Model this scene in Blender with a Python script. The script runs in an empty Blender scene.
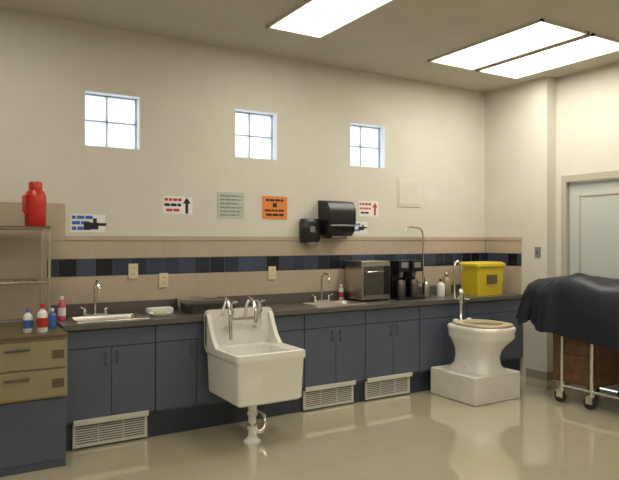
import bpy, bmesh, math, random
from mathutils import Vector, Matrix
random.seed(4)
W = 5.5                      # distance camera -> long wall ; world y = d - W
H = 3.457                    # ceiling height
CT = 0.96                    # countertop height
sc = bpy.context.scene
try:
    sc.view_settings.view_transform = 'Standard'
except Exception:
    pass

# ------------------------------------------------------------ materials
def mat(name, col, rough=0.5, metal=0.0, emit=0.0, noise=0.0, nscale=20, bump=0.0, spec=0.5, coat=0.0):
    m = bpy.data.materials.new(name); m.use_nodes = True
    nt = m.node_tree; b = nt.nodes['Principled BSDF']
    b.inputs['Base Color'].default_value = (*col, 1)
    b.inputs['Roughness'].default_value = rough
    b.inputs['Metallic'].default_value = metal
    b.inputs['Specular IOR Level'].default_value = spec
    b.inputs['Coat Weight'].default_value = coat
    if emit:
        b.inputs['Emission Color'].default_value = (*col, 1)
        b.inputs['Emission Strength'].default_value = emit
    if noise or bump:
        tc = nt.nodes.new('ShaderNodeTexCoord')
        n = nt.nodes.new('ShaderNodeTexNoise'); n.inputs['Scale'].default_value = nscale
        n.inputs['Detail'].default_value = 5
        nt.links.new(tc.outputs['Object'], n.inputs['Vector'])
        if noise:
            r = nt.nodes.new('ShaderNodeValToRGB')
            r.color_ramp.elements[0].position = 0.3; r.color_ramp.elements[1].position = 0.7
            r.color_ramp.elements[0].color = (*[c*(1-noise) for c in col], 1)
            r.color_ramp.elements[1].color = (*[min(1, c*(1+noise)) for c in col], 1)
            nt.links.new(n.outputs['Fac'], r.inputs['Fac'])
            nt.links.new(r.outputs['Color'], b.inputs['Base Color'])
        if bump:
            bp = nt.nodes.new('ShaderNodeBump'); bp.inputs['Strength'].default_value = bump
            bp.inputs['Distance'].default_value = 0.01
            nt.links.new(n.outputs['Fac'], bp.inputs['Height'])
            nt.links.new(bp.outputs['Normal'], b.inputs['Normal'])
    return m

M = dict(
 wall=mat('wall_paint', (.63,.60,.52), .75, noise=.03, nscale=3, bump=.08),
 ceil=mat('ceiling_paint', (.52,.485,.41), .9, noise=.04, nscale=2),
 blue=mat('blue_laminate', (.082,.100,.138), .38, noise=.06, nscale=6),
 bluedk=mat('blue_laminate_edge', (.035,.044,.062), .5),
 toe=mat('toe_kick_vinyl', (.034,.042,.062), .5),
 counter=mat('countertop_laminate', (.105,.097,.085), .28, noise=.25, nscale=90),
 steel=mat('stainless_steel', (.56,.53,.47), .28, 1.0, noise=.06, nscale=30),
 chrome=mat('chrome', (.75,.74,.72), .12, 1.0),
 dsteel=mat('dark_steel', (.16,.15,.13), .3, .8),
 white=mat('white_porcelain', (.82,.80,.74), .16, coat=.3),
 cream=mat('cream_plastic', (.66,.60,.38), .4),
 seat=mat('tan_seat', (.56,.46,.28), .35),
 plinth=mat('painted_concrete', (.72,.69,.61), .6, noise=.05, nscale=9),
 black=mat('black_plastic', (.010,.010,.012), .28),
 grey=mat('grey_plastic', (.22,.22,.22), .4),
 red=mat('red_plastic', (.50,.022,.010), .35),
 pink=mat('pink_plastic', (.62,.10,.13), .35),
 yellow=mat('yellow_plastic', (.62,.47,.02), .4),
 bluep=mat('blue_plastic', (.05,.14,.42), .4),
 whitep=mat('white_plastic', (.78,.76,.70), .4),
 tan=mat('tan_enamel', (.30,.25,.14), .42, noise=.04, nscale=5),
 tandk=mat('tan_enamel_dark', (.12,.09,.045), .45),
 brown=mat('brown_wood_panel', (.12,.055,.022), .4, noise=.35, nscale=14),
 navy=mat('navy_vinyl_cover', (.006,.009,.020), .42, noise=.2, nscale=6, bump=.25),
 rubber=mat('rubber', (.02,.02,.02), .7),
 grille=mat('grille_enamel', (.62,.60,.53), .45),
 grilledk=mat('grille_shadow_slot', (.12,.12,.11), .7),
 door=mat('door_paint', (.49,.52,.475), .5),
 frame=mat('door_frame_paint', (.44,.405,.32), .45),
 paper=mat('paper_white', (.80,.79,.76), .8),
 green=mat('paper_pale_green', (.46,.52,.42), .8),
 orange=mat('paper_orange', (.74,.23,.05), .8),
 ink=mat('ink_black', (.02,.02,.02), .8),
 inkr=mat('ink_red', (.50,.05,.04), .8),
 inkb=mat('ink_blue', (.04,.15,.52), .8),
 mortar=mat('window_mortar', (.50,.54,.60), .8),
 reveal=mat('window_reveal', (.85,.85,.86), .7),
 water=mat('water', (.45,.42,.33), .05),
 base=mat('vinyl_baseboard', (.30,.27,.20), .5),
 lampframe=mat('fixture_frame', (.60,.57,.48), .5),
)
M['diffuser'] = mat('lamp_diffuser', (1.0,.95,.85), .6, emit=10.0)

def tile_mat(name, cols, size, grout, rough, phase=0.0, mortar=0.02):
    m = bpy.data.materials.new(name); m.use_nodes = True
    nt = m.node_tree; b = nt.nodes['Principled BSDF']; b.inputs['Roughness'].default_value = rough
    geo = nt.nodes.new('ShaderNodeNewGeometry')
    mp = nt.nodes.new('ShaderNodeSeparateXYZ'); nt.links.new(geo.outputs['Position'], mp.inputs[0])
    add = nt.nodes.new('ShaderNodeMath'); add.operation = 'SUBTRACT'
    nt.links.new(mp.outputs['X'], add.inputs[0]); nt.links.new(mp.outputs['Y'], add.inputs[1])
    zz = nt.nodes.new('ShaderNodeMath'); zz.operation = 'SUBTRACT'; zz.inputs[1].default_value = phase
    nt.links.new(mp.outputs['Z'], zz.inputs[0])
    cb = nt.nodes.new('ShaderNodeCombineXYZ')
    nt.links.new(add.outputs[0], cb.inputs[0]); nt.links.new(zz.outputs[0], cb.inputs[1])
    br = nt.nodes.new('ShaderNodeTexBrick')
    br.offset = 0; br.squash = 1
    br.inputs['Scale'].default_value = 1
    br.inputs['Brick Width'].default_value = size; br.inputs['Row Height'].default_value = size
    br.inputs['Mortar Size'].default_value = mortar*size
    br.inputs['Color1'].default_value = (*cols[0], 1); br.inputs['Color2'].default_value = (*cols[1], 1)
    br.inputs['Mortar'].default_value = (*grout, 1)
    nt.links.new(cb.outputs[0], br.inputs['Vector'])
    nt.links.new(br.outputs['Color'], b.inputs['Base Color'])
    return m
M['tile'] = tile_mat('beige_wall_tile', [(.45,.365,.275),(.47,.385,.29)], .15, (.41,.335,.255), .25, .99, .012)
M['tiledark'] = tile_mat('dark_accent_tile', [(.003,.004,.008),(.055,.075,.125)], .15, (.07,.07,.075), .2, .99, .03)

# floor : polished vinyl tile
def floor_mat():
    m = bpy.data.materials.new('polished_vinyl_floor'); m.use_nodes = True
    nt = m.node_tree; b = nt.nodes['Principled BSDF']
    geo = nt.nodes.new('ShaderNodeNewGeometry')
    br = nt.nodes.new('ShaderNodeTexBrick'); br.offset = 0
    br.inputs['Scale'].default_value = 1; br.inputs['Brick Width'].default_value = .305
    br.inputs['Row Height'].default_value = .305; br.inputs['Mortar Size'].default_value = .0015
    br.inputs['Color1'].default_value = (.54,.48,.32,1); br.inputs['Color2'].default_value = (.565,.50,.335,1)
    br.inputs['Mortar'].default_value = (.48,.42,.28,1)
    nt.links.new(geo.outputs['Position'], br.inputs['Vector'])
    n = nt.nodes.new('ShaderNodeTexNoise'); n.inputs['Scale'].default_value = 25; n.inputs['Detail'].default_value = 6
    nt.links.new(geo.outputs['Position'], n.inputs['Vector'])
    mx = nt.nodes.new('ShaderNodeMixRGB'); mx.blend_type = 'MULTIPLY'; mx.inputs[0].default_value = .12
    nt.links.new(br.outputs['Color'], mx.inputs[1]); nt.links.new(n.outputs['Fac'], mx.inputs[2])
    nt.links.new(mx.outputs[0], b.inputs['Base Color'])
    b.inputs['Roughness'].default_value = .06
    b.inputs['Specular IOR Level'].default_value = 1.0
    b.inputs['Coat Weight'].default_value = 1.0; b.inputs['Coat Roughness'].default_value = .035; b.inputs['Coat IOR'].default_value = 1.7
    n2 = nt.nodes.new('ShaderNodeTexNoise'); n2.inputs['Scale'].default_value = 1.6; n2.inputs['Detail'].default_value = 1
    nt.links.new(geo.outputs['Position'], n2.inputs['Vector'])
    bp = nt.nodes.new('ShaderNodeBump'); bp.inputs['Strength'].default_value = .03; bp.inputs['Distance'].default_value = .02
    nt.links.new(n2.outputs['Fac'], bp.inputs['Height'])
    nt.links.new(bp.outputs['Normal'], b.inputs['Normal']); nt.links.new(bp.outputs['Normal'], b.inputs['Coat Normal'])
    return m
M['floor'] = floor_mat()

def glass_mat():
    m = bpy.data.materials.new('glass_block'); m.use_nodes = True
    nt = m.node_tree
    for n in list(nt.nodes):
        if n.type != 'OUTPUT_MATERIAL': nt.nodes.remove(n)
    out = [n for n in nt.nodes if n.type == 'OUTPUT_MATERIAL'][0]
    tr = nt.nodes.new('ShaderNodeBsdfTransparent'); tr.inputs[0].default_value = (.93,.96,1,1)
    tl = nt.nodes.new('ShaderNodeBsdfTranslucent'); tl.inputs[0].default_value = (.9,.94,.98,1)
    gl = nt.nodes.new('ShaderNodeBsdfGlossy'); gl.inputs['Roughness'].default_value = .1
    geo = nt.nodes.new('ShaderNodeNewGeometry')
    n = nt.nodes.new('ShaderNodeTexNoise'); n.inputs['Scale'].default_value = 9
    nt.links.new(geo.outputs['Position'], n.inputs['Vector'])
    m1 = nt.nodes.new('ShaderNodeMixShader'); m2 = nt.nodes.new('ShaderNodeMixShader')
    nt.links.new(n.outputs['Fac'], m1.inputs[0])
    nt.links.new(tr.outputs[0], m1.inputs[1]); nt.links.new(tl.outputs[0], m1.inputs[2])
    m2.inputs[0].default_value = .08
    nt.links.new(m1.outputs[0], m2.inputs[1]); nt.links.new(gl.outputs[0], m2.inputs[2])
    nt.links.new(m2.outputs[0], out.inputs['Surface'])
    return m
M['glass'] = glass_mat()

# ------------------------------------------------------------ mesh builder (coordinates: x, d, z)
class B:
    def __init__(s, name):
        s.name = name; s.bm = bmesh.new(); s.mats = []
    def mi(s, k):
        if k not in s.mats: s.mats.append(k)
        return s.mats.index(k)
    def box(s, x0, x1, d0, d1, z0, z1, k, rot=None):
        vs = [s.bm.verts.new((x, d-W, z)) for x in (x0,x1) for d in (d0,d1) for z in (z0,z1)]
        idx = [(0,1,3,2),(4,6,7,5),(0,4,5,1),(2,3,7,6),(0,2,6,4),(1,5,7,3)]
        m = s.mi(k)
        for f in idx:
            fc = s.bm.faces.new([vs[i] for i in f]); fc.material_index = m
        if rot:
            c = Vector(((x0+x1)/2, (d0+d1)/2-W, (z0+z1)/2))
            bmesh.ops.rotate(s.bm, verts=vs, cent=c, matrix=Matrix.Rotation(rot[0], 3, rot[1]))
        return vs
    def loft(s, rings, k, cap0=True, cap1=True, closed=True):
        m = s.mi(k); R = []
        for r in rings:
            R.append([s.bm.verts.new((p[0], p[1]-W, p[2])) for p in r])
        n = len(R[0])
        for a, b in zip(R, R[1:]):
            for i in range(n if closed else n-1):
                j = (i+1) % n
                f = s.bm.faces.new((a[i], a[j], b[j], b[i])); f.material_index = m
        if cap0: s.bm.faces.new(list(reversed(R[0]))).material_index = m
        if cap1: s.bm.faces.new(R[-1]).material_index = m
    def lathe(s, x, d, prof, k, n=24, **kw):
        s.loft([[(x+r*math.cos(2*math.pi*i/n), d+r*math.sin(2*math.pi*i/n), z) for i in range(n)] for r, z in prof], k, **kw)
    def tube(s, pts, r, k, n=10, radii=None):
        P = [Vector(p) for p in pts]; rings = []
        up = Vector((0.123, 0.31, 0.94)).normalized(); prev = None
        for i, p in enumerate(P):
            if i == 0: t = P[1]-P[0]
            elif i == len(P)-1: t = P[-1]-P[-2]
            else: t = (P[i+1]-P[i]).normalized()+(P[i]-P[i-1]).normalized()
            t.normalize()
            if prev is None:
                a = t.cross(up)
                if a.length < .1: a = t.cross(Vector((1,0,0)))
            else: a = prev - t*prev.dot(t)
            a.normalize(); prev = a; b = t.cross(a)
            rr = radii[i] if radii else r
            rings.append([tuple(p + a*rr*math.cos(2*math.pi*j/n) + b*rr*math.sin(2*math.pi*j/n)) for j in range(n)])
        s.loft(rings, k)
    def done(s, bevel=0, smooth=35, parent=None, seg=2):
        me = bpy.data.meshes.new(s.name)
        bmesh.ops.recalc_face_normals(s.bm, faces=s.bm.faces)
        s.bm.to_mesh(me); s.bm.free()
        for k in s.mats: me.materials.append(M[k])
        for p in me.polygons: p.use_smooth = True
        me.set_sharp_from_angle(angle=math.radians(smooth))
        ob = bpy.data.objects.new(s.name, me); sc.collection.objects.link(ob)
        if bevel:
            md = ob.modifiers.new('bevel', 'BEVEL'); md.width = bevel; md.segments = seg
            md.limit_method = 'ANGLE'; md.angle_limit = math.radians(40)
        if parent: ob.parent = parent
        return ob

def rr(cx, cd, wx, wd, r, z, n=6):
    pts = []
    for (sx, sd, a0) in ((1,1,0),(-1,1,90),(-1,-1,180),(1,-1,270)):
        for i in range(n+1):
            a = math.radians(a0 + 90*i/n)
            pts.append((cx+sx*(wx/2-r)+r*math.cos(a), cd+sd*(wd/2-r)+r*math.sin(a), z))
    return pts
def arc(cx, cd, cz, R, a0, a1, dirx, dird, n=10):
    return [(cx+dirx*R*math.cos(math.radians(a0+(a1-a0)*i/n)), cd+dird*R*math.cos(math.radians(a0+(a1-a0)*i/n)),
             cz+R*math.sin(math.radians(a0+(a1-a0)*i/n))) for i in range(n+1)]

# ------------------------------------------------------------ room shell
XL, XR, XD = -1.8, 5.942, 6.10
DB = -2.2      # rear of the room
b = B('floor'); b.box(XL-.2, XD+.3, DB-.2, W+.3, -.1, 0, 'floor'); b.done()
b = B('ceiling'); b.box(XL-.2, XD+.3, DB-.2, W+.3, H, H+.1, 'ceil'); b.done()
wins = [(1.10,1.575),(2.50,2.965),(3.865,4.345)]; wz0, wz1 = 2.405, 2.88
b = B('wall_back')
b.box(XL-.2, XD+.3, W, W+.22, 0, wz0, 'wall'); b.box(XL-.2, XD+.3, W, W+.22, wz1, H, 'wall')
xs = [XL-.2]+[v for w in wins for v in w]+[XD+.3]
for i in range(0, len(xs), 2): b.box(xs[i], xs[i+1], W, W+.22, wz0, wz1, 'wall')
b.done()
b = B('wall_left'); b.box(XL-.2, XL, DB-.2, W, 0, H, 'wall'); b.done()
b = B('wall_front'); b.box(XL, XD+.3, DB-.2, DB, 0, H, 'wall'); b.done()
b = B('wall_right'); b.box(XR, XD+.2, 4.578, W, 0, H, 'wall'); b.done()
b = B('wall_right'); b.box(XD, XD+.2, 4.50, 4.578, 0, H, 'wall'); b.done()
b = B('wall_right'); b.box(XD, XD+.2, DB, 3.45, 0, H, 'wall'); b.done()
b = B('wall_right'); b.box(XD, XD+.2, 3.45, 4.50, 2.33, H, 'wall'); b.done()
b = B('baseboard_right'); b.box(XD-.01, XD, DB, 3.44, 0, .1, 'base'); b.box(XR-.01, XR, 4.578, 4.86, 0, .1, 'base'); b.box(XR-.01, XD, 4.568, 4.578, 0, .1, 'base'); b.done()
b = B('baseboard_left'); b.box(XL, XL+.01, DB, W, 0, .1, 'base'); b.done()
for i, (a, c) in enumerate(wins):
    b = B(f'window_{i+1}')
    t = .006
    b.box(a, a+t, W, W+.2, wz0, wz1, 'reveal'); b.box(c-t, c, W, W+.2, wz0, wz1, 'reveal')
    b.box(a, c, W, W+.2, wz0, wz0+t, 'reveal'); b.box(a, c, W, W+.2, wz1-t, wz1, 'reveal')
    D0, D1 = W+.09, W+.17
    mx, mz = (a+c)/2-.03, (wz0+wz1)/2
    g = .013
    for (p, q) in ((a+t, a+t+g), (mx-g/2, mx+g/2), (c-t-g, c-t)): b.box(p, q, D0-.004, D1, wz0+t, wz1-t, 'mortar')
    for (p, q) in ((wz0+t, wz0+t+g), (mz-g/2, mz+g/2), (wz1-t-g, wz1-t)): b.box(a+t, c-t, D0-.004, D1, p, q, 'mortar')
    for (p, q) in ((a+t+g, mx-g/2), (mx+g/2, c-t-g)):
        for (u, v) in ((wz0+t+g, mz-g/2), (mz+g/2, wz1-t-g)):
            b.box(p, q, D0+.01, D0+.016, u, v, 'glass')
    b.done()
# backsplash tiling
b = B('trim_backsplash')
b.box(.82, XR-.014, W-.032, W-.014, CT+.001, CT+.10, 'counter')
b.box(.80, XR, W-.012, W, CT, 1.29, 'tile'); b.box(.80, XR, W-.014, W, 1.29, 1.44, 'tiledark')
b.box(.80, XR, W-.012, W, 1.44, 1.595, 'tile'); b.box(.942, XR, W-.018, W, 1.595, 1.635, 'tile')
b.box(-.6, .80, W-.012, W, CT, 1.44, 'tile'); b.box(-.6, .80, W-.012, W, 1.44, 1.595, 'tile')
b.box(-.6, .942, W-.014, W, 1.595, 1.905, 'tile')
b.box(XR-.012, XR, 4.93, W-.02, CT, 1.29, 'tile'); b.box(XR-.014, XR, 4.93, W-.02, 1.29, 1.44, 'tiledark')
b.box(XR-.012, XR, 4.93, W-.02, 1.44, 1.595, 'tile'); b.box(XR-.018, XR, 4.92, W-.02, 1.595, 1.635, 'tile')
b.done(.002)
# door
b = B('door_1')
b.box(XD-.02, XD+.12, 4.432, 4.498, 0, 2.328, 'frame'); b.box(XD-.02, XD+.12, 3.452, 3.52, 0, 2.328, 'frame')
b.box(XD-.02, XD+.12, 3.52, 4.432, 2.25, 2.328, 'frame')
b.box(XD+.03, XD+.075, 3.525, 4.425, .01, 2.245, 'door')
for (z0, z1) in ((.2,1.0),(1.15,2.1)):
    b.box(XD+.022, XD+.03, 3.65, 3.67, z0, z1, 'frame'); b.box(XD+.022, XD+.03, 4.28, 4.30, z0, z1, 'frame')
    b.box(XD+.022, XD+.03, 3.65, 4.30, z0, z0+.02, 'frame'); b.box(XD+.022, XD+.03, 3.65, 4.30, z1-.02, z1, 'frame')
b.tube([(XD+.03,3.6,1.02),(XD-.03,3.6,1.02),(XD-.03,3.72,1.02)], .011, 'chrome')
b.done(.003)

# ceiling light fixtures (recessed troffers)
def troffer(x0, x1, d0, d1):
    b = B('ceiling_light')
    z = H
    b.box(x0, x1, d0, d0+.025, z-.02, z, 'lampframe'); b.box(x0, x1, d1-.025, d1, z-.02, z, 'lampframe')
    b.box(x0, x0+.025, d0, d1, z-.02, z, 'lampframe'); b.box(x1-.025, x1, d0, d1, z-.02, z, 'lampframe')
    b.box(x0+.025, x1-.025, d0+.025, d1-.025, z-.010, z-.004, 'diffuser')
    b.done()
troffer(4.35,4.99,3.40,4.80); troffer(5.05,5.69,3.40,4.80); troffer(2.46,3.02,3.46,4.76)
for (x, d) in ((-.2,3.4),(.4,.8),(2.38,.8),(4.4,.8),(.4,-1.6),(4.4,-1.6)):
    troffer(x, x+.62, d, d+1.24)

# ------------------------------------------------------------ base cabinets
for i in range(7):
    x0 = .83+.70*i; x1 = x0+.70
    if i == 6: x1 = 5.935
    b = B('base_cabinet')
    F = 4.91
    b.box(x0, x0+.018, F+.018, 5.47, .20, CT-.04, 'blue'); b.box(x1-.018, x1, F+.018, 5.47, .20, CT-.04, 'blue')
    b.box(x0, x1, F+.018, 5.47, .20, .218, 'blue'); b.box(x0, x1, 5.46, 5.48, .20, CT-.04, 'blue')
    b.box(x0, x1, F+.012, F+.03, .218, CT-.04, 'bluedk')
    b.box(x0, x1, 4.951, 4.97, 0, .20, 'toe')
    g = .004
    b.box(x0+g, x1-g, F-.008, F+.012, .775, CT-.05, 'blue')
    mid = (x0+x1)/2
    for (p, q, hx) in ((x0+g, mid-g/2, mid-.045), (mid+g/2, x1-g, mid+.045)):
        b.box(p, q, F-.008, F+.012, .225, .768, 'blue')
        b.tube([(hx,F-.006,.735),(hx,F-.03,.725),(hx,F-.03,.645),(hx,F-.006,.635)], .005, 'dsteel', 8)
    b.done(.0025)
# countertop with two sink cut-outs
sinks = [(.94,1.50,5.00,5.36),(3.14,3.72,5.00,5.36)]
b = B('countertop')
C0, C1 = CT-.04, CT
b.box(.82, XR-.014, 4.87, 5.00, C0, C1, 'counter'); b.box(.82, XR-.014, 5.36, W-.014, C0, C1, 'counter')
for (p, q) in ((.82,.94),(1.50,3.14),(3.72,XR-.014)): b.box(p, q, 5.00, 5.36, C0, C1, 'counter')
b.done()
for (x0, x1, d0, d1) in sinks:
    b = B('drop_in_sink'); cx, cd = (x0+x1)/2, (d0+d1)/2; wx, wd = x1-x0, d1-d0
    b.loft([rr(cx,cd,wx+.04,wd+.04,.04,CT+.0005), rr(cx,cd,wx+.036,wd+.036,.04,CT+.007), rr(cx,cd,wx-.03,wd-.03,.05,CT+.006),
            rr(cx,cd,wx-.05,wd-.05,.05,CT-.02), rr(cx,cd,wx-.08,wd-.08,.05,CT-.16), rr(cx,cd,.06,.06,.029,CT-.168)], 'steel', cap0=False)
    b.done()
    b = B('sink_faucet'); fx, fd = cx+(-.05 if x0 < 2 else 0.02), 5.42
    b.loft([rr(fx,fd,.22,.055,.027,CT), rr(fx,fd,.22,.055,.027,CT+.012), rr(fx,fd,.20,.04,.019,CT+.018)], 'chrome')
    b.tube([(fx,fd,CT+.01),(fx,fd,CT+.22)]+arc(fx,fd-.07,CT+.22,.07,0,180,0,1,10)[1:]+[(fx,fd-.14,CT+.19)], .013, 'chrome')
    for s in (-1,1):
        b.lathe(fx+s*.085, fd, [(.016,CT+.01),(.016,CT+.05),(.012,CT+.06)], 'chrome', 12)
        b.tube([(fx+s*.085,fd,CT+.055),(fx+s*.125,fd-.02,CT+.075)], .006, 'chrome', 8)
    b.done()
# toe-kick air grilles
for x0 in (.90, 2.935, 3.65):
    b = B('air_grille'); x1 = x0+.57; d0 = 4.93
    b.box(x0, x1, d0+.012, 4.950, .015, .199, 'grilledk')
    b.box(x0, x1, d0+.001, d0+.012, .015, .04, 'grille'); b.box(x0, x1, 4.888, 4.899, .205, .235, 'grille')
    b.box(x0, x1, 4.888, d0+.012, .195, .206, 'grille')
    b.box(x0, x0+.022, d0-.002, d0+.012, .015, .199, 'grille'); b.box(x1-.022, x1, d0-.002, d0+.012, .015, .199, 'grille')
    for j in range(8):
        z = .050+.0185*j; b.box(x0+.02, x1-.02, d0, d0+.010, z, z+.009, 'grille', (math.radians(-25),'X'))
    for j in (1,2):
        xx = x0+(x1-x0)*j/3; b.box(xx-.004, xx+.004, d0-.001, d0+.011, .03, .199, 'grille')
    b.done()

# ------------------------------------------------------------ utility sink
b = B('utility_sink')
x0, x1, d0, d1 = 1.925, 2.535, 4.20, 4.85
cx, cd, wx, wd = (x0+x1)/2, (d0+d1)/2, x1-x0, d1-d0
b.loft([rr(cx,cd+.005,wx-.08,wd-.07,.03,.335), rr(cx,cd+.003,wx-.05,wd-.045,.03,.350), rr(cx,cd,wx-.03,wd-.022,.028,.655),
        rr(cx,cd,wx-.005,wd-.004,.03,.670), rr(cx,cd,wx,wd,.032,.685), rr(cx,cd,wx-.006,wd-.006,.032,.725), rr(cx,cd,wx-.04,wd-.04,.032,.732),
        rr(cx,cd-.02,wx-.11,wd-.13,.06,.70), rr(cx,cd-.02,wx-.18,wd-.20,.08,.46), rr(cx,cd-.02,.08,.08,.039,.445)], 'white')
prof = []
for (px, pz, a0) in ((x1-.04,.975,0),(x0+.04,.975,90)):
    for i in range(7):
        a = math.radians(a0+15*i); prof.append((px+.04*math.cos(a), pz+.04*math.sin(a)))
prof = [(x1,.70)]+prof+[(x0,.70)]
b.loft([[(p[0], d1-.055, p[1]) for p in prof], [(p[0], d1+.0, p[1]) for p in prof]], 'white')
for (p, q) in ((x0, x0+.035), (x1-.035, x1)):
    pr = [(d1-.02,.72),(d1-.02,.99),(d1-.07,.97),(d1-.12,.87),(d1-.17,.79),(d1-.24,.725)]
    b.loft([[(p, t[0], t[1]) for t in pr], [(q, t[0], t[1]) for t in pr]], 'white')
for fx in (2.10, 2.36):
    b.tube([(fx,4.80,.86),(fx,4.72,.86),(fx,4.70,.90),(fx,4.70,1.0)], .018, 'chrome')
    b.lathe(fx,4.70,[(.026,.985),(.028,1.02),(.018,1.05),(.014,1.08)],'chrome',14)
    b.tube([(fx-.055,4.70,1.085),(fx+.055,4.70,1.085)], .010, 'chrome', 8)
    b.tube([(fx,4.755,1.085),(fx,4.645,1.085)], .010, 'chrome', 8)
b.tube([(2.10,4.70,.94),(2.36,4.70,.94)], .017, 'chrome')
b.tube([(2.23,4.70,.94),(2.23,4.68,1.06),(2.23,4.62,1.12),(2.23,4.54,1.10),(2.23,4.50,1.02),(2.23,4.50,.93)], .015, 'chrome')
b.tube([(2.05,4.79,.95),(2.05,4.74,1.02),(2.04,4.66,1.12),(2.03,4.60,1.10),(2.03,4.56,1.0),(2.03,4.54,.80)], .013, 'chrome')
px, pd = 2.16, 4.42
b.lathe(px,pd,[(.055,.336),(.055,.31),(.036,.29),(.036,.24),(.042,.235),(.042,.215),(.032,.21),(.032,.15)],'white',18)
b.tube([(px,pd,.16),(px,pd,.12),(px+.02,pd,.085),(px+.06,pd,.07),(px+.10,pd,.085),(px+.115,pd,.13),(px+.115,pd+.03,.18),(px+.115,pd+.2,.19),(px+.115,4.94,.19)], .022, 'chrome', 12)
b.lathe(px,pd,[(.07,0),(.07,.012),(.045,.03),(.036,.05),(.036,.10),(.044,.105),(.044,.125)],'white',18)
b.done(.0)

# ------------------------------------------------------------ toilet on plinth
b = B('toilet_plinth'); b.box(4.43,5.07,4.22,4.85,0,.275,'plinth'); b.done(.012)
b = B('toilet'); cx = 4.75
b.loft([rr(cx,4.50,.40,.52,.10,.275), rr(cx,4.50,.39,.51,.10,.30), rr(cx,4.50,.34,.46,.12,.34), rr(cx,4.50,.32,.44,.12,.42),
        rr(cx,4.49,.35,.47,.13,.50), rr(cx,4.47,.41,.54,.15,.56), rr(cx,4.455,.47,.60,.17,.60), rr(cx,4.45,.50,.635,.18,.63),
        rr(cx,4.45,.505,.64,.19,.685), rr(cx,4.45,.52,.65,.19,.695), rr(cx,4.45,.52,.65,.19,.725), rr(cx,4.45,.50,.63,.19,.738), rr(cx,4.43,.36,.44,.16,.735),
        rr(cx,4.43,.33,.41,.15,.70), rr(cx,4.43,.26,.32,.12,.60), rr(cx,4.43,.14,.18,.06,.54)], 'white', cap1=False)
b.loft([rr(cx,4.43,.27,.33,.12,.62), rr(cx,4.43,.001,.001,.0004,.62)], 'water', cap0=False)
b.loft([rr(cx,4.42,.46,.56,.19,.739), rr(cx,4.42,.47,.57,.19,.75), rr(cx,4.42,.46,.56,.185,.762), rr(cx,4.42,.32,.40,.15,.762), rr(cx,4.42,.31,.39,.15,.739)], 'seat', cap0=False, cap1=False)
for s in (-1,1): b.tube([(cx+s*.07,4.71,.76),(cx+s*.12,4.71,.76)], .016, 'whitep')
for s in (-1,1): b.lathe(cx+s*.175,4.50,[(.016,.30),(.018,.345),(.008,.352)],'whitep',10)
b.lathe(cx,4.73,[(.030,.735),(.030,.75),(.020,.76),(.020,.93),(.034,.935),(.038,.95),(.038,1.02),(.031,1.04),(.031,1.07),(.020,1.085)],'chrome',16)
b.tube([(cx,4.73,.985),(cx-.07,4.73,.985),(cx-.09,4.73,1.0),(cx-.09,4.73,1.32),(cx-.08,4.73,1.36),(cx-.04,4.73,1.38),(cx-.01,4.72,1.34),(cx-.01,4.72,1.26)], .013, 'chrome')
b.tube([(cx+.03,4.73,.985),(cx+.09,4.70,.97)], .008, 'chrome')
b.done(0, smooth=50)

# ------------------------------------------------------------ covered gurney
b = B('covered_gurney')
gx0, gx1, gd0, gd1 = 5.26, 5.86, 2.6, 4.40
b.box(gx0+.03, gx1-.03, gd0+.05, gd1-.08, .84, .90, 'dsteel')
b.box(gx0+.05, gx1-.05, gd0+.1, gd1-.10, .90, 1.0, 'grey')
b.box(gx0+.05, gx1-.04, 3.56, 4.02, .20, .84, 'brown')
b.box(gx0+.04, gx0+.05, 3.59, 3.99, .50, .80, 'brown'); b.box(gx0+.04, gx0+.05, 3.59, 3.99, .23, .48, 'brown')
for d in (2.80, 3.58, 3.90):
    for x in (gx0+.03, gx1-.03):
        b.tube([(x,d,.85),(x,d,.13)], .018, 'chrome')
        b.lathe(x,d,[(.03,.12),(.03,.145)],'chrome',12)
        b.box(x-.022,x-.016,d-.02,d+.05,.05,.125,'chrome'); b.box(x+.016,x+.022,d-.02,d+.05,.05,.125,'chrome')
        n=16; b.loft([[(xx, d+.02+rad*math.cos(2*math.pi*i/n), .06+rad*math.sin(2*math.pi*i/n)) for i in range(n)] for xx, rad in ((x-.014,.05),(x-.012,.06),(x+.012,.06),(x+.014,.05))],'rubber')
for x in (gx0+.03, gx1-.03): b.tube([(x,2.80,.17),(x,3.90,.17)], .014, 'chrome')
for d in (2.80,3.90): b.tube([(gx0+.03,d,.17),(gx1-.03,d,.17)], .014, 'chrome')
ccx, ccd = (gx0+gx1)/2, (gd0+gd1)/2
N = 160
def cover_ring(sx, z, wave, hem=None, amp=0):
    pts = []
    for i in range(N):
        a = 2*math.pi*i/N; c, s_ = math.cos(a), math.sin(a); e = .32
        x = math.copysign(abs(c)**e, c)*(gx1-gx0)/2; d = math.copysign(abs(s_)**e, s_)*(gd1-gd0)/2
        w = wave*(math.sin(13*a+.6)+.8*math.sin(23*a+2)+.6*math.sin(41*a))
        k = sx
        X = ccx+x*k + math.copysign(w if abs(x) > .2 else 0, c); D = ccd+d*(1+(k-1)*.4) + (w*s_ if abs(x) <= .29 else 0)
        if k < 1: D = ccd + d*k
        zz = z
        if hem is not None: zz = hem + .12*max(0, s_)**2 + .05*math.sin(5*a+1)+.025*math.sin(17*a)
        zz += amp*(.03*math.sin(D*5+1)+.025*math.sin(D*11+X*9)+.012*math.sin(D*23-X*17))
        pts.append((X, D, zz))
    return pts
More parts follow.
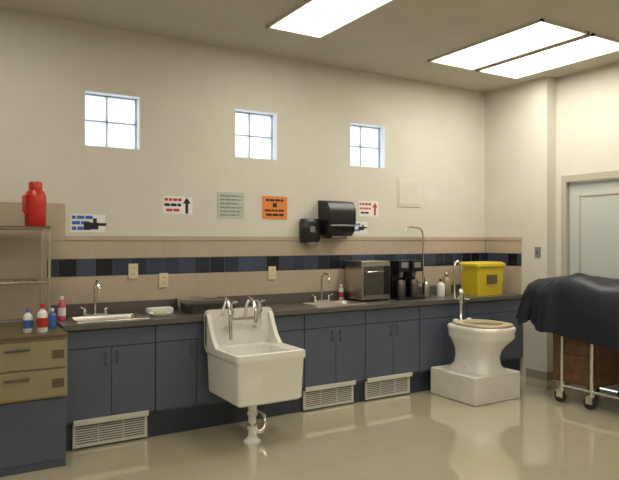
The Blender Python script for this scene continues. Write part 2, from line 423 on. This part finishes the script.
b.loft([cover_ring(.02,1.22,0,amp=1), cover_ring(.35,1.215,0,amp=1), cover_ring(.65,1.20,0,amp=1), cover_ring(.86,1.18,0,amp=1), cover_ring(.97,1.13,.003,amp=.8),
        cover_ring(1.02,1.05,.010,amp=.4), cover_ring(1.05,.95,.018), cover_ring(1.09,.85,.026), cover_ring(1.12,0,.032,hem=.68)], 'navy', cap0=True, cap1=False)
b.done(0, smooth=60)

# ------------------------------------------------------------ left storage cabinet + hutch
b = B('storage_cabinet')
b.box(.15,.80,4.64,5.45,0,.50,'blue'); b.box(.15,.80,4.62,4.64,.06,.49,'blue')
b.box(.13,.805,4.60,5.45,.50,.925,'tan')
for z in (.515,.715): 
    b.box(.15,.79,4.585,4.60,z,z+.185,'tan'); b.box(.40,.56,4.57,4.585,z+.13,z+.145,'dsteel')
    b.box(.70,.78,4.582,4.586,z+.06,z+.12,'tandk')
b.box(.12,.81,4.58,5.45,.925,.945,'tandk')
b.done(.003)
b = B('wire_shelf_rack')
for x in (.20,.755):
    for d in (5.06,5.42): b.tube([(x,d,.945),(x,d,1.72)], .011, 'steel', 8)
for z in (1.28,1.69):
    for d in (5.05,5.43): b.tube([(.19,d,z),(.765,d,z)], .008, 'steel', 8)
    for j in range(12):
        x = .21+j*.049; b.tube([(x,5.05,z),(x,5.43,z)], .004, 'steel', 6)
b.box(.19,.765,5.04,5.44,1.695,1.705,'tandk')
b.done()
b = B('red_jug')
b.lathe(.675,5.20,[(.072,1.706),(.078,1.72),(.078,1.93),(.070,1.965),(.046,1.99),(.042,2.0)],'red')
b.lathe(.675,5.20,[(.050,1.995),(.050,2.04),(.044,2.05)],'red',18)
b.tube([(.61,5.14,1.95),(.58,5.11,1.93),(.58,5.11,1.82),(.61,5.14,1.80)],.010,'red',8)
b.done()

def bottle(name, x, d, z, r, h, k, cap, label=None):
    b = B(name)
    b.lathe(x,d,[(r*.92,z),(r,z+.008),(r,z+h*.62),(r*.85,z+h*.72),(r*.38,z+h*.80),(r*.36,z+h*.86)],k,18)
    b.lathe(x,d,[(r*.45,z+h*.85),(r*.45,z+h*.96),(r*.35,z+h)],cap,14)
    if label: b.lathe(x,d,[(r*1.02,z+h*.18),(r*1.02,z+h*.52)],label,18,cap0=False,cap1=False)
    b.done()
bottle('spray_bottle',.66,4.74,.945,.035,.20,'whitep','red','red')
bottle('spray_bottle',.57,4.78,.945,.032,.17,'whitep','bluep','bluep')
bottle('lotion_bottle',.75,4.90,.945,.028,.15,'bluep','whitep')
bottle('soap_bottle',.875,5.25,CT,.030,.19,'pink','whitep','whitep')
bottle('glass_jar',4.70,5.22,CT,.045,.22,'steel','steel')
bottle('glass_jar',4.91,5.20,CT,.045,.20,'whitep','brown')
bottle('glass_jar',5.05,5.26,CT,.055,.27,'tan','steel')
bottle('soap_bottle',3.70,5.43,CT,.026,.17,'whitep','whitep','inkr')

b = B('soap_dish'); b.loft([rr(1.64,5.12,.16,.10,.03,CT),rr(1.64,5.12,.19,.13,.035,CT+.025),rr(1.64,5.12,.17,.11,.03,CT+.022),rr(1.64,5.12,.15,.09,.03,CT+.01)],'whitep')
b.box(1.59,1.69,5.09,5.15,CT+.011,CT+.04,'cream'); b.done(.003)
b = B('folded_towel'); b.loft([rr(1.70,5.33,.22,.12,.02,CT),rr(1.70,5.33,.23,.13,.03,CT+.02),rr(1.70,5.33,.22,.12,.03,CT+.045)],'paper'); b.done(.004)
b = B('instrument_tray')
b.loft([rr(2.10,5.18,.42,.24,.03,CT),rr(2.10,5.18,.45,.27,.035,CT+.075),rr(2.10,5.18,.47,.29,.04,CT+.08),rr(2.10,5.18,.47,.29,.04,CT+.09),rr(2.10,5.18,.38,.20,.03,CT+.105)],'dsteel')
b.tube([(2.03,5.18,CT+.10),(2.03,5.18,CT+.125),(2.17,5.18,CT+.125),(2.17,5.18,CT+.10)],.006,'steel',8)
b.done()
b = B('instrument_tray'); b.loft([rr(1.98,5.39,.20,.11,.02,CT),rr(1.98,5.39,.22,.12,.02,CT+.11),rr(1.98,5.39,.20,.10,.02,CT+.115),rr(1.98,5.39,.18,.09,.02,CT+.02)],'steel'); b.done()

b = B('countertop_sterilizer')
b.box(3.76,4.13,5.14,5.45,CT+.02,CT+.42,'steel'); b.box(3.79,4.04,5.13,5.14,CT+.07,CT+.37,'dsteel')
b.box(4.05,4.12,5.132,5.14,CT+.07,CT+.37,'black')
b.tube([(3.81,5.13,CT+.31),(3.81,5.105,CT+.31),(4.02,5.105,CT+.31),(4.02,5.13,CT+.31)],.007,'chrome',8)
for x in (3.79,4.10):
    for d in (5.17,5.42): b.lathe(x,d,[(.015,CT),(.015,CT+.022)],'rubber',10)
b.done(.006)
b = B('beverage_dispenser')
for x in (4.22,4.40):
    b.box(x,x+.15,5.22,5.45,CT+.02,CT+.42,'black'); b.box(x,x+.15,5.10,5.22,CT+.30,CT+.42,'black')
    b.lathe(x+.075,5.16,[(.045,CT+.02),(.05,CT+.03),(.05,CT+.19),(.04,CT+.21)],'dsteel',18)
    b.lathe(x+.075,5.16,[(.02,CT+.24),(.03,CT+.30)],'grey',12)
    b.box(x+.03,x+.12,5.094,5.10,CT+.34,CT+.40,'grey')
b.box(4.20,4.57,5.08,5.46,CT,CT+.02,'black')
b.done(.005)
# tall laboratory gooseneck
b = B('gooseneck_faucet')
fx, fd = 4.84, 5.42
b.lathe(fx,fd,[(.03,CT),(.03,CT+.02),(.018,CT+.04)],'chrome',14)
b.tube([(fx,fd,CT+.02),(fx,fd,1.66),(fx-.02,fd,1.71),(fx-.06,fd-.01,1.735),(fx-.22,fd-.04,1.75),(fx-.29,fd-.05,1.735),(fx-.31,fd-.05,1.69)], .011, 'chrome')
b.tube([(fx,fd,1.1),(fx-.09,fd-.03,1.12)],.008,'chrome',8)
b.done()
# yellow container
b = B('yellow_storage_bin')
b.loft([rr(5.50,5.14,.40,.28,.03,CT),rr(5.50,5.14,.44,.31,.03,CT+.33)],'yellow')
b.loft([rr(5.50,5.14,.47,.34,.04,CT+.33),rr(5.50,5.14,.47,.34,.04,CT+.365),rr(5.50,5.14,.40,.28,.04,CT+.385)],'yellow')
b.box(5.42,5.58,4.975,4.995,CT+.14,CT+.24,'tandk')
b.done(.004)

# ------------------------------------------------------------ wall fittings
def plate(name, x, z, k='cream'):
    b = B(name)
    b.box(x-.042,x+.042,W-.022,W-.014,z-.065,z+.065,k)
    for s in (-1,1):
        b.box(x-.017,x+.017,W-.025,W-.022,z+s*.026-.014,z+s*.026+.014,k)
        b.box(x-.009,x-.005,W-.0256,W-.025,z+s*.026-.006,z+s*.026+.006,'ink'); b.box(x+.005,x+.009,W-.0256,W-.025,z+s*.026-.006,z+s*.026+.006,'ink')
    b.done(.002)
for (x, z) in ((1.51,1.325),(1.785,1.235),(2.90,1.27),(3.88,1.20)): plate('wall_outlet', x, z)

def side_plate(name, d, z, tog):
    b = B(name); b.box(XR-.008,XR,d-.04,d+.04,z-.06,z+.06,'grey' if tog else 'cream')
    if tog: b.box(XR-.018,XR-.008,d-.008,d+.008,z-.015,z+.015,'dsteel')
    else:
        for s in (-1,1): b.box(XR-.011,XR-.008,d-.017,d+.017,z+s*.026-.014,z+s*.026+.014,'whitep')
    b.done(.002)
side_plate('light_switch',4.70,1.46,True); side_plate('wall_outlet',4.70,1.12,False)

def sign(name, x0, x1, z0, z1, k, rows, icon=None):
    b = B(name); b.box(x0,x1,W-.004,W,z0,z1,k)
    h = z1-z0; w = x1-x0
    for (u0,u1,v0,v1,c) in rows: b.box(x0+u0*w,x0+u1*w,W-.006,W-.004,z0+v0*h,z0+v1*h,c)
    if icon: icon(b)
    b.done()
def hand_icon(b, x, z, s, k):
    for (a,c,e,f) in ((-.3,.3,-.3,.22),(.3,.9,-.02,.2),(-.1,.18,.2,.55),(-.8,-.3,-.35,.25)):
        b.box(x+a*s,x+c*s,W-.0065,W-.004,z+e*s,z+f*s,k)
def arrow_icon(b, x, z, s, k):
    b.box(x-.18*s,x+.18*s,W-.0065,W-.004,z-s,z+.3*s,k)
    b.loft([[(x-.5*s,W-.0065,z+.25*s),(x+.5*s,W-.0065,z+.25*s),(x,W-.0065,z+s)],[(x-.5*s,W-.004,z+.25*s),(x+.5*s,W-.004,z+.25*s),(x,W-.004,z+s)]],k)
def words(u0, u1, v0, v1, k, seed, gap=.02):
    """a line of text rendered as separate word blocks"""
    rnd = random.Random(seed); out = []; u = u0
    while u < u1-.04:
        e = min(u1, u+rnd.uniform(.09,.24)); out.append((u, e, v0, v1, k)); u = e+gap+.01
    return out
sign('hand_wash_sign',.985,1.27,1.665,1.82,'paper',words(.04,.66,.74,.92,'inkb',1)+words(.04,.58,.44,.62,'inkb',2)+words(.04,.45,.14,.32,'inkb',3),lambda b: hand_icon(b,1.18,1.725,.11,'ink'))
sign('direction_sign',1.785,2.065,1.84,2.0,'paper',words(.04,.62,.74,.9,'inkr',4)+words(.04,.6,.44,.6,'ink',5)+words(.1,.55,.15,.3,'inkr',6),lambda b: arrow_icon(b,2.01,1.92,.075,'ink'))
sign('notice_sign',2.315,2.60,1.81,2.06,'green',[r for j,v in enumerate((.84,.69,.54,.39,.24,.1)) for r in words(.1,.9-.05*(j%3),v,v+.05,'grey',10+j)])
sign('warning_sign',2.795,3.08,1.81,2.04,'orange',words(.15,.85,.78,.88,'ink',21)+[(.42,.58,.52,.70,'ink')]+words(.1,.9,.34,.42,'ink',22)+words(.15,.85,.14,.24,'ink',23))
sign('direction_sign',3.98,4.25,1.86,2.03,'paper',words(.04,.62,.74,.88,'inkr',31)+words(.04,.6,.46,.58,'inkr',32)+words(.1,.55,.18,.3,'ink',33),lambda b: arrow_icon(b,4.20,1.945,.07,'inkr'))
sign('hand_wash_sign',3.90,4.10,1.66,1.80,'paper',words(.05,.5,.7,.88,'inkb',41)+words(.05,.45,.25,.42,'inkb',42),lambda b: hand_icon(b,4.03,1.73,.07,'ink'))
b = B('wall_access_panel')
b.box(4.52,4.865,W-.008,W,1.98,2.31,'wall'); b.box(4.545,4.84,W-.013,W-.008,2.005,2.285,'wall'); b.done(.003)
# soap dispenser
b = B('soap_dispenser')
cx = 3.32
b.loft([rr(cx,W-.052,.19,.10,.03,1.575),rr(cx,W-.057,.22,.11,.035,1.615),rr(cx,W-.057,.22,.11,.035,1.785),rr(cx,W-.047,.19,.09,.03,1.82)],'black')
b.loft([rr(cx,W-.07,.10,.08,.02,1.55),rr(cx,W-.07,.12,.09,.02,1.577)],'grey'); b.box(cx-.03,cx+.03,W-.115,W-.110,1.68,1.74,'grey')
b.done(.002)
b = B('paper_towel_dispenser')
pr = [(-.001,1.66),(-.14,1.64),(-.19,1.68),(-.225,1.80),(-.22,1.93),(-.17,2.0),(-.001,2.02)]
b.loft([[(3.45,W+p,z) for p,z in pr],[(3.79,W+p,z) for p,z in pr]],'black')
b.box(3.47,3.77,W-.232,W-.20,1.74,1.76,'grey'); b.box(3.52,3.72,W-.16,W-.04,1.61,1.645,'dsteel')
b.done(.012)

# ------------------------------------------------------------ world + camera
w = bpy.data.worlds.new('World'); sc.world = w; w.use_nodes = True
w.node_tree.nodes['Background'].inputs[0].default_value = (.90,.95,1,1)
w.node_tree.nodes['Background'].inputs[1].default_value = 4.0
cam = bpy.data.cameras.new('camera'); co = bpy.data.objects.new('camera', cam); sc.collection.objects.link(co)
cam.sensor_width = 36; cam.lens = 36*617/619
co.location = (0, 0-W, 1.6); co.rotation_euler = (math.radians(90), 0, math.radians(-31.34))
cam.clip_start = .05
sc.camera = co
